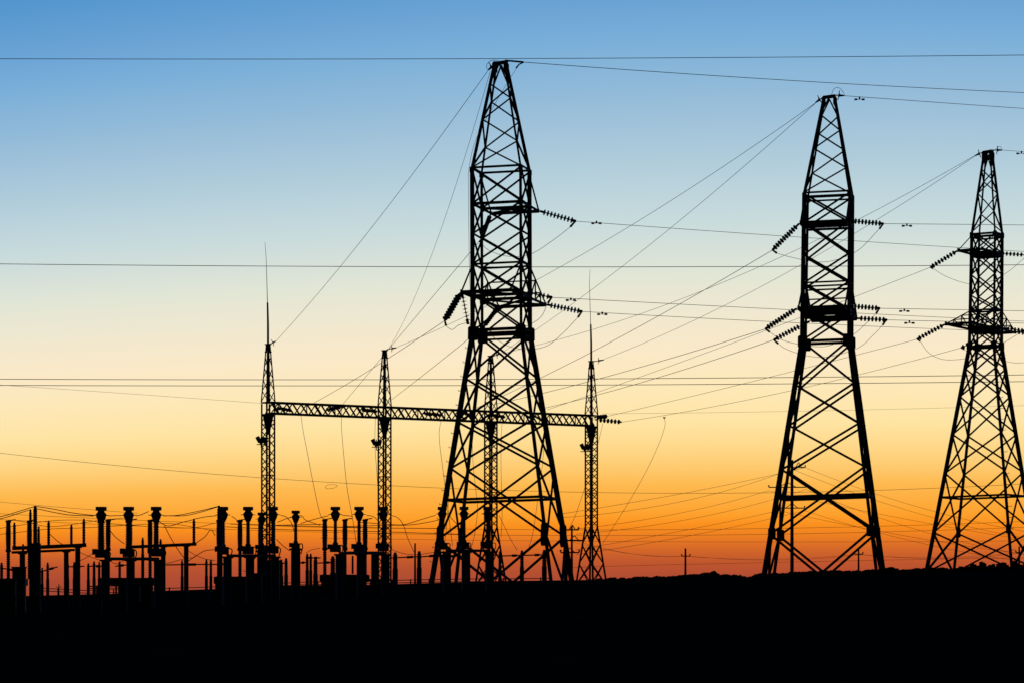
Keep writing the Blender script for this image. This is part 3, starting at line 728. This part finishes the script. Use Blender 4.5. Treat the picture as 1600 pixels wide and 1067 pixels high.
# tall bus supports
def bus_support(label, d, cols, base, foot):
    k = d/F; g = ground_at(sum(c[0] for c in cols)/len(cols), d)
    root = thing('bus_support', label, 'bus support', g, 'tall bus supports')
    for i, (x, top, w) in enumerate(cols):
        c = P(x, 0, d+i*.35); c.z = 0; z = lambda r: ZC+(H-r)*k
        o = lathe('post_insulator', c, sheds(z(base), z(top+5), w*.38*k, w*.5*k, 18, .1), root, PORC, 10)
        lathe('terminal_cap', c, [(w*.3*k, z(top+5.5)), (w*.32*k, z(top+1)), (.5*k, z(top))], o, STEEL, 8)
    x0, x1 = foot; a = P((x0+x1)/2, base, d)
    box('pedestal', Vector((a.x, d+.2, (a.z+g.z-.2)/2)), (x1-x0)*k, .5, a.z-g.z+.2, root, CONC)
bus_support('three tall post insulators crowded on one pedestal behind the stacked crossbars', 204, [(47.5, 795, 5.5), (55, 789, 8), (60.5, 821, 5)], 848, (45.5, 62.5))
bus_support('tall post insulator pair tight against a flat-capped transformer', 211, [(342, 789, 7), (346, 800, 6)], 862, (339, 347))
# far low isolator switches
def isolator(label, d, posts, blades):
    k = d/F; g = ground_at(posts[0][0], d)
    root = thing('isolator_switch', label, 'isolator switch', g, 'low isolator switches')
    for x, top, w in posts:
        w *= 1.3
        c = P(x, 0, d); c.z = 0; z = lambda r: ZC+(H-r)*k; gz = zg(c.x, d)
        lathe('post', c, [(w*.5*k, gz-.2), (w*.5*k, z(top+26)), (w*.42*k, z(top+25.5))], root, CONC, 8)
        o = lathe('post_insulator', c, sheds(z(top+26), z(top+3), w*.36*k, w*.5*k, 8), root, PORC, 8)
        lathe('terminal_cap', c, [(w*.3*k, z(top+3.5)), (w*.3*k, z(top)), (.3*k, z(top-1))], o, STEEL, 8)
    for x0, y0, x1, y1 in blades:
        a, b = P(x0, y0, d-.1), P(x1, y1, d-.1)
        bl_ = tube('blade', [a, b], 1.15*k, root); tube('contact', [a.lerp(b, .55), a.lerp(b, .68), a.lerp(b, .78)], 2.0*k, bl_, STEEL, 8)
iso = [([(66, 887, 3.6), (74.5, 879, 4)], [(62, 893, 90, 885)], 'beyond the stacked crossbars, blade half open'),
       ([(106, 878, 3.6), (116, 878, 4)], [(104, 885, 132, 884)], 'seen between the stacked-crossbar legs'),
       ([(2.5, 879, 4.5), (36, 850, 4)], [(-6, 886, 36, 892)], 'behind the breaker beside the stacked crossbars'),
       ([(138, 880, 4), (147, 877, 4.2), (155, 878, 3.8)], [(138, 884, 160, 884)], 'of three posts below the first flat-capped transformer'),
       ([(187, 877, 4), (223, 840, 4)], [(180, 884, 197, 882)], 'with one tall post between flat-capped transformers'),
       ([(284.5, 875, 3.8), (322.5, 874, 4), (329.5, 874, 3.8)], [(250, 882, 322, 881), (322, 881.5, 356, 880.5)], 'with a long blade under the single-upright crossbar'),
       ([(439, 874, 6), (447, 872, 5)], [(424, 880, 447, 879)], 'at the foot of the tall-rod straight mast'),
       ([(480, 865, 4.5), (485.5, 865, 4), (493, 871, 6)], [(460, 879, 480, 878), (478, 871, 501, 871)], 'beside the voltage transformer that stands clear'),
       ([(520, 869, 7), (528, 872, 5)], [(496, 879, 520, 878)], 'under the breaker nearest the rodless mast'),
       ([(617.5, 863, 7), (655, 861, 6.5)], [(612, 871, 655, 869), (655, 869.5, 684, 867)], 'standing clear beyond the rodless straight mast'),
       ([(692, 866, 7), (724, 866, 4)], [(670, 869, 724, 868)], 'at the first leg of the tallest tower'),
       ([(781, 861, 4.5), (815.5, 860, 5.5)], [(781, 868, 815, 867)], 'at the mast behind the tallest tower'),
       ([(850.5, 859, 6.5), (884, 838, 5)], [(817, 867, 850, 866)], 'at the far legs of the tallest tower')]
for i, (po, bl, lb) in enumerate(iso): isolator('low isolator switch ' + lb, 262 + (i % 3)*3 + i*2.5, po, bl)
# control cabinets standing on the ground
for px, row, w, d, lb in ((12, 905, 26, 203, 'wide control cabinet beneath the breaker beside the stacked crossbars'), (30, 886, 20, 205, 'tall control cabinet by the three crowded post insulators'),
        (398, 896, 22, 219, 'control cabinet at the foot of the tall-rod straight mast'), (590, 905, 24, 231, 'control cabinet at the foot of the rodless straight mast'),
        (425, 876, 24, 223, 'tall cabinet between the tall-rod mast and the voltage transformer')):
    k = d/F; g = ground_at(px, d); t = P(px, row, d)
    rt = thing('control_cabinet', lb, 'cabinet', g, 'control cabinets')
    box('body', Vector((t.x, d, (t.z+g.z)/2)), w*k, .6, t.z-g.z, rt, PAINT); box('lid', Vector((t.x, d, t.z)), w*1.1*k, .72, 2.5*k, rt, PAINT)
    box('door', Vector((t.x, d-.32, (t.z+g.z)/2+.05)), w*.8*k, .04, (t.z-g.z)*.7, rt, PAINT)

for px, row, w, d, lb in ((212, 913, 44, 214, 'low squat kiosk under the second three-pole breaker'), (362, 908, 34, 226, 'low squat kiosk under the breaker at the tall-rod mast'),
        (533, 905, 58, 236, 'long squat kiosk under the breaker nearest the rodless mast')):
    k = d/F; g = ground_at(px, d); t = P(px, row, d)
    rt = thing('control_kiosk', lb, 'kiosk', g, 'squat kiosks')
    box('body', Vector((t.x, d, (t.z+g.z)/2)), w*k, .7, t.z-g.z, rt, PAINT); box('roof', Vector((t.x, d, t.z)), w*1.06*k, .85, 2*k, rt, PAINT)
tr = thing('cable_tray', 'low horizontal cable tray on stub legs below the first flat-capped transformers', 'cable tray', ground_at(137, 216))
for k in (0, 3.2): beam('rail', P(136, 915.5+k, 216), P(207, 914.5+k, 217), .06, .06, tr)
for x in (138, 152, 167, 182, 204):
    t = P(x, 914, 216); member('leg', Vector((t.x, 216, zg(t.x, 216)-.2)), t, .1, tr)
# low rail fence behind the yard
ft = thing('rail_fence', 'low two-rail fence running behind the switchyard', 'fence', ground_at(250, 296))
fp = [(60, 918), (135, 922), (250, 919), (340, 916), (470, 909), (615, 906), (720, 904), (860, 903)]
for (x0, y0), (x1, y1) in zip(fp, fp[1:]):
    for k in (0, 4): tube('rail', [P(x0, y0+k, 296), P(x1, y1+k, 296)], .035, ft)
x = 62
while x < 860:
    r_ = interp(fp, x); t = P(x, r_-1.5, 296); member('post', Vector((t.x, 296, zg(t.x, 296)-.3)), t, .1, ft); x += 29

# ------------------------------------------------------------------ wiring of the switchyard
GB = 'switchyard wires'
Y = lambda lb, pts, d0, d1, r=.019: path('busbar_wire', lb, pts, d0, d1, r*1.15, 'wire', GB)
Y('higher wire coming in to the tallest crowded post insulator', [(-60, 815), (0, 806.5), (30, 798), (55, 790.5)], 200, 204)
Y('lower wire coming in to the tallest crowded post insulator', [(-60, 822), (0, 810), (30, 801), (48, 795.5)], 200, 204)
Y('higher wire from the tallest crowded post insulator to the first transformer', [(57, 790.5), (85, 795), (115, 801), (146, 804.5)], 204, 200)
Y('lower wire from the tallest crowded post insulator to the first transformer', [(57, 794), (85, 800), (110, 804), (146, 805.5)], 204, 200)
Y('slack wire from the first transformer to the middle one of its row', [(170, 805.5), (180, 805), (189, 805)], 200, 202.5)
Y('slack wire from the middle transformer to the last of the row next to the crossbars', [(213, 805.5), (222, 803), (232, 798.5)], 202.5, 205)
Y('higher wire from the last transformer to the bus support pair', [(256, 805.5), (280, 804), (310, 798), (341, 790.5)], 205, 211)
Y('lower wire from the last transformer to the bus support pair', [(256, 805), (288, 805), (315, 799), (341, 791)], 205.5, 211)
Y('wire from the single-upright crossbar to the bus support', [(303, 810.5), (320, 807), (338, 805)], 210, 212)
Y('wire from breaker to the single upright insulator', [(245, 812), (262, 821), (282, 816), (303, 811)], 212, 210)
Y('crossing slack wire below the bus wires, upper', [(-30, 830), (30, 820), (80, 813), (131, 812), (170, 817), (235, 822), (300, 824), (338, 816)], 209, 214, .013)
Y('crossing slack wire below the bus wires, lower', [(-30, 837), (20, 832), (75, 826), (131, 824), (200, 820), (260, 817), (303, 823), (338, 829)], 209, 214, .013)
Y('wire looping from the stacked crossbar uprights to the breaker', [(22, 812), (45, 816), (76, 822), (111, 819), (150, 813), (200, 808)], 209, 212, .013)
Y('wire sloping down from the stacked crossbar upright', [(78, 834), (90, 845), (101, 852)], 209, 209)
Y('thin cable slanting from the first transformer to its breaker', [(170, 826), (180, 838), (194, 849)], 203, 211)
Y('thin cable slanting down from the last transformer of the row next to the crossbars', [(257, 821), (268, 842), (280, 861), (292, 876)], 206, 214)
Y('arched jumper with two clamps before the bus support pair', [(306, 848), (320, 838), (327, 829), (331, 828), (336, 836)], 210, 212)
Y('wire rising from the single-upright crossbar leg to the bus support', [(294, 876), (306, 868), (320, 860), (336, 858)], 210, 212)
Y('wire looped from the bus support pair to the middle transformer', [(362, 806), (368, 810), (371, 815)], 213, 216)
Y('wire arcing from the transformer at the tall-rod mast to the clear voltage transformer', [(439, 804.5), (447, 807), (455, 816), (459, 828)], 218, 220)
Y('slanting wire from the clear voltage transformer to the isolator beside it', [(432, 842), (442, 852), (453, 860)], 219, 220)
Y('level wire from the tall-rod mast past the clear voltage transformer', [(432, 820), (470, 819), (505, 818.5)], 219, 234)
Y('wire rising to the first transformer of the row at the rodless mast', [(470, 817), (490, 811), (513, 805)], 221, 225)
Y('wire from the clear voltage transformer out to the row at the rodless mast', [(434, 815), (450, 809), (470, 805), (478, 812), (500, 820)], 219, 234)
Y('arched wire from first to middle transformer at the rodless mast', [(535, 804.5), (542, 805), (551, 806)], 225, 227)
Y('arched wire from middle to last transformer at the rodless mast', [(573, 804.5), (582, 806), (589, 811), (594, 820)], 227, 230)
Y('long falling wire from the last transformer at the rodless mast to the isolator', [(611, 804.5), (621, 808), (630, 819), (637, 840), (647, 862)], 231, 262)
Y('wire rising from the yard to the first transformer among the tower legs', [(560, 815), (600, 818), (630, 819), (655, 812), (680, 804.5)], 232, 238)
Y('second wire rising to the first transformer among the tower legs', [(540, 822), (600, 820), (640, 819.5), (670, 815), (688, 811)], 234, 239)
Y('nearly level slack wire across the yard behind the rodless mast', [(345, 822), (450, 827), (560, 829), (640, 831.5), (720, 834)], 240, 240)
Y('level slack wire just above, behind the rodless mast', [(360, 818), (470, 822), (580, 824), (690, 825)], 242, 242)
Y('jumper between first and middle transformers among the tower legs', [(702, 805), (708, 812), (714, 818)], 238, 240)
Y('thin slanting cable by the first transformer among the tower legs', [(728, 845), (736, 855), (742, 860)], 240, 250)
for lb, q in (('sagging cable under the stacked crossbars, falling one way', [(124, 862), (140, 869), (152, 873), (162, 875)]),
              ('sagging cable under the stacked crossbars, rising the other way', [(124, 876), (134, 871), (145, 864)]),
              ('cable from the single-upright crossbar leg down to the long blade', [(294, 860), (306, 867), (322, 873), (336, 875)]),
              ('cable sagging along the long blade isolator', [(240, 877), (262, 879), (285, 873), (305, 870)]),
              ('short curl of cable inside the frame at the tall-rod mast', [(384, 884), (386, 888), (383, 892), (380, 891)]),
              ('cable from the clear voltage transformer to the next breaker', [(478, 863), (488, 858), (500, 856)]),
              ('faint sagging cable near the isolators past the rodless mast', [(612, 858), (630, 864), (650, 866), (680, 862)]),
              ('small cable sag between the first transformer and the tray', [(172, 876), (182, 880), (196, 874), (205, 870)])):
    Y(lb, q, 226 if q[0][0] < 350 else 245, None, .015)
W('faint wire sinking towards the first flat-capped transformer', (-60, 778), 330, (215, 801), 300, (60, 789), r=.014, g=GB, nm='busbar_wire')
GD = 'droppers from the beam'
Dp = lambda lb, pts, d0, d1: path('dropper', lb, pts, d0, d1, .02, 'wire', GD)
Dp('dropper from the beam to the breaker pole nearest the clear voltage transformer', [(470, 647), (474, 675), (480, 706), (490, 758), (500, 802), (508, 811)], 372, 236)
Dp('dropper from the beam falling between two breaker poles', [(534, 634), (533.5, 665), (537, 710), (542, 760), (550, 805), (557, 850)], 378, 240)
Dp('short dropper hugging the rodless straight mast', [(587, 648), (586, 668), (586, 700), (589, 740), (592, 790)], 387, 330)
Dp('bowed dropper between the rodless mast and the tallest tower', [(690, 653), (686.5, 672), (687, 692), (691, 725), (698, 780), (707, 852)], 390, 262)
Dp('dropper inside the base of the tallest tower', [(737, 655), (739, 720), (744, 770), (746, 797), (742, 832), (737, 853)], 394, 262)
Dp('straight dropper beside the mast behind the tallest tower', [(785, 652), (783, 690), (783, 740), (784.5, 800), (783, 838)], 396, 300)
Dp('slanting dropper to the isolator at the mast behind the tallest tower', [(780, 805), (790, 826), (800, 846), (808, 859)], 300, 285)
Dp('dropper leaning across the far legs of the tallest tower', [(852, 662), (848, 720), (840, 782), (833, 830), (825, 860)], 402, 290)
Dp('dropper from the beam end to the small crossarm pole', [(942, 661), (934, 694), (917, 751), (900, 802), (887, 830)], 404, 330)
Dp('long free dropper curving down from the outermost wire to the flared mast foot', [(1038, 653), (1039, 664), (1030, 692), (1010, 735), (980, 788), (942, 848)], 398, 396)
r1 = thing('wire_clamp', 'small clamp where the long free dropper leaves the wire', 'clamp', P(1038, 652, 398))
tube('clamp', [P(1036.5, 651, 398), P(1038, 653.5, 398), P(1039.5, 651, 398)], .08, r1)
path('wire_loop', 'flat closed loop hanging on the drooping wire between two droppers', [(508, 761), (512, 763), (521, 762), (527, 759), (524, 757), (512, 757), (508, 761)], 420, 420, .02, 'wire')

# ------------------------------------------------------------------ wooden and concrete line poles
def pole(label, px, top, d, w, arms, m=WOOD, brace=False):
    k = d/F; g = ground_at(px, d); t = P(px, top, d)
    root = thing('utility_pole', label, 'utility pole', g, 'utility poles')
    tube('shaft', [Vector((t.x, d, g.z-.4)), Vector((t.x, d, (g.z+t.z)/2)), t], w*.55*k, root, m, 8, w*.4*k)
    for x0, x1, row in arms:
        member('crossarm', P(x0, row, d-.15), P(x1, row, d-.15), .12, root, Vector((0,0,1)))
        if brace: member('arm_brace', P((x0+x1)/2, row-8, d-.12), P(x0*.25+x1*.75, row, d-.12), .08, root); member('arm_brace', P((x0+x1)/2, row-8, d-.12), P(x0*.75+x1*.25, row, d-.12), .08, root)
        for x in (x0, x1):
            lathe('pin_insulator', Vector((P(x, row, d).x, d-.15, P(x, row, d).z)), [(.03, 0), (.04, .1), (.09, .12), (.1, .2), (.05, .26), (.02, .28)], root, PORC, 8)
    return root
pole('tall concrete pole with three crossarms standing inside a lattice tower base', 1237.5, 718, 420, 5.4, [(1237, 1258, 730), (1201, 1259, 761), (1217, 1257, 793.5)], CONC, True)
pole('pole with three crossarms beside the foot of the tallest tower', 893.5, 821, 330, 3.6, [(884, 904, 827.5), (882, 912, 844), (876, 905, 863)], WOOD, True)
pole('lone pole with one crossarm standing clear in the open field', 1071, 856, 430, 3.4, [(1065, 1078, 868.5)])
pole('pole with one crossarm seen between the legs of the pole-in-base tower', 1341.5, 858, 430, 3.0, [(1335, 1348, 865.5)])
pole('pole rising out of the bushes at the slimmest tower', 1592.5, 853, 430, 3.2, [(1587, 1598, 863)])
pole('bare pole beside the isolator beyond the rodless straight mast', 648.5, 848, 300, 3.2, [])
pole('tiny far pole on the horizon beyond the stacked crossbars', 92, 912, 900, 2.0, [(88, 96, 917)])
PW = 'wires of the concrete pole line'
pw = [((1258, 730), (878, 802), (1100, 764), (1800, 850), (1440, 793), 'top crossarm, inner'), ((1237, 732), (878, 808), (1100, 775), (1800, 862), (1440, 803), 'top crossarm, outer'),
      ((1201, 766), (900, 826), (1100, 793), (1800, 870), (1440, 815), 'middle crossarm, short end'), ((1259, 764), (900, 834), (1100, 806), (1800, 884), (1440, 829), 'middle crossarm, long end'),
      ((1217, 797), (900, 858), (1100, 822), (1800, 886), (1440, 841), 'lower crossarm, short end'), ((1257, 797), (900, 866), (1100, 832), (1800, 892), (1440, 848), 'lower crossarm, long end')]
for p0, pl, ml, pr, mr_, lb in pw:
    W('pole line wire towards the gantry from the %s' % lb, p0, 420, pl, 335, ml, r=.017, g=PW, nm='pole_line_wire')
    W('pole line wire towards the bushes from the %s' % lb, p0, 420, pr, 420, mr_, r=.017, g=PW, nm='pole_line_wire')
pr_ = [(893.5, 844, 330, 'by tallest tower'), (1071, 868, 430, 'in open field'), (1341.5, 865.5, 430, 'among tower legs'), (1592.5, 863, 430, 'in bushes')]
for (x0, y0, d0, n0), (x1, y1, d1, n1) in zip(pr_, pr_[1:]):
    for k, nm in ((-6, 'one side'), (6, 'other side')):
        W('low field wire, %s, between poles %s and %s' % (nm, n0, n1), (x0+k, y0), d0, (x1+k, y1), d1, None, .45 + .1*(k > 0), r=.013, g='low field wires', nm='field_wire')

# ------------------------------------------------------------------ treeline and bushes
TL = [(930, 906), (1000, 903), (1050, 900.5), (1090, 899), (1108, 896), (1114, 894.5), (1122, 898), (1158, 899.5), (1163, 903.5), (1168, 903), (1180, 898), (1230, 896), (1290, 893),
      (1345, 893.5), (1385, 889), (1395, 887.5), (1402, 891), (1450, 889), (1500, 889), (1620, 884), (1750, 880)]
def leaves(pts, size, rnd):
    v = []; f = []
    for p in pts:
        a = Vector((rnd.gauss(0,1), rnd.gauss(0,1), rnd.gauss(0,1))).normalized(); b = a.orthogonal().normalized(); c = a.cross(b)
        s = size*(.6+.8*rnd.random()); i = len(v)
        v += [p+b*s, p+c*s*.6, p-b*s, p-c*s*.6]; f.append((i, i+1, i+2, i+3))
    return v, f
rt = random.Random(11); pts = []
x = 930.0
bumps = [(rt.uniform(920, 1760), rt.uniform(3, 9), rt.uniform(.5, 2.2)) for _ in range(150)]
for i in range(26000):
    px = rt.uniform(925, 1760); d = rt.uniform(690, 740)
    top = interp(TL, px) + .8 - max([h*(1-((px-c)/w)**2) for c, w, h in bumps if abs(px-c) < w] + [0])
    row = top + abs(rt.gauss(0, 1))*7
    pts.append(P(px, min(row, 920), d))
tl = link('treeline', mesh('treeline', *leaves(pts, .42, rt)), LEAF, None, 'stuff')
tag(tl, 'dark far-off line of trees and scrub along the horizon', 'trees')

def tree(name, label, px, top, d, wpx, n=1500, seed=1):
    rn = random.Random(seed); k = d/F; g = ground_at(px, d); t = P(px, top, d)
    root = thing(name, label, 'bush', g, 'bushes at the slimmest tower'); hgt = t.z-g.z
    parts = [tube_vf([g-Vector((0,0,.3)), g+Vector((.1,0,hgt*.3)), g+Vector((0,0,hgt*.75))], .16, 7, .05)]
    clumps = []
    for i in range(11):
        a = rn.uniform(0, 6.28); rr = rn.uniform(.15, .8)*wpx*k/2; zz = hgt*rn.uniform(.3, .86)
        c = g+Vector((math.cos(a)*rr, math.sin(a)*rr, zz*(1-.22*(rr/(wpx*k/2))**2))); clumps.append((c, rn.uniform(.14, .24)*min(hgt, wpx*k)))
        parts.append(tube_vf([g+Vector((0,0,hgt*.2)), g.lerp(c, .6)+Vector((0,0,hgt*.1)), c], .06, 5, .02))
    clumps.append((g+Vector((0, 0, hgt*.9)), hgt*.11))
    local_mesh('trunk', join(parts), root, BARK)
    pts = []
    for i in range(n):
        c, r = rn.choice(clumps); q = Vector((rn.gauss(0,1), rn.gauss(0,1), rn.gauss(0,1))).normalized()*r*rn.random()**.4*Vector((1,1,.8)).length/1.62
        p = c+q; p.z = max(p.z, g.z+.1); pts.append(p)
    v, f = leaves(pts, .15, rn); local_mesh('crown', (v, f), root, LEAF)
for i, (px, top, w, lb) in enumerate(((1500, 886, 30, 'low spreading bush at the foot of the slimmest tower, sloping up to the next'), (1519, 881, 34, 'rounded bush in front of the slimmest tower'),
        (1533, 878.5, 24, 'twiggy-topped bush before the middle of the slimmest tower'), (1552, 882, 24, 'bush with a notched top between the rounder ones'), (1566, 879.5, 26, 'full bush under the far leg of the slimmest tower'),
        (1585, 877, 26, 'bush beside the pole at the slimmest tower'), (1606, 875, 34, 'largest bush past the pole at the slimmest tower'))):
    tree('bush', lb, px, top, 312, w, 1500, 40+i)
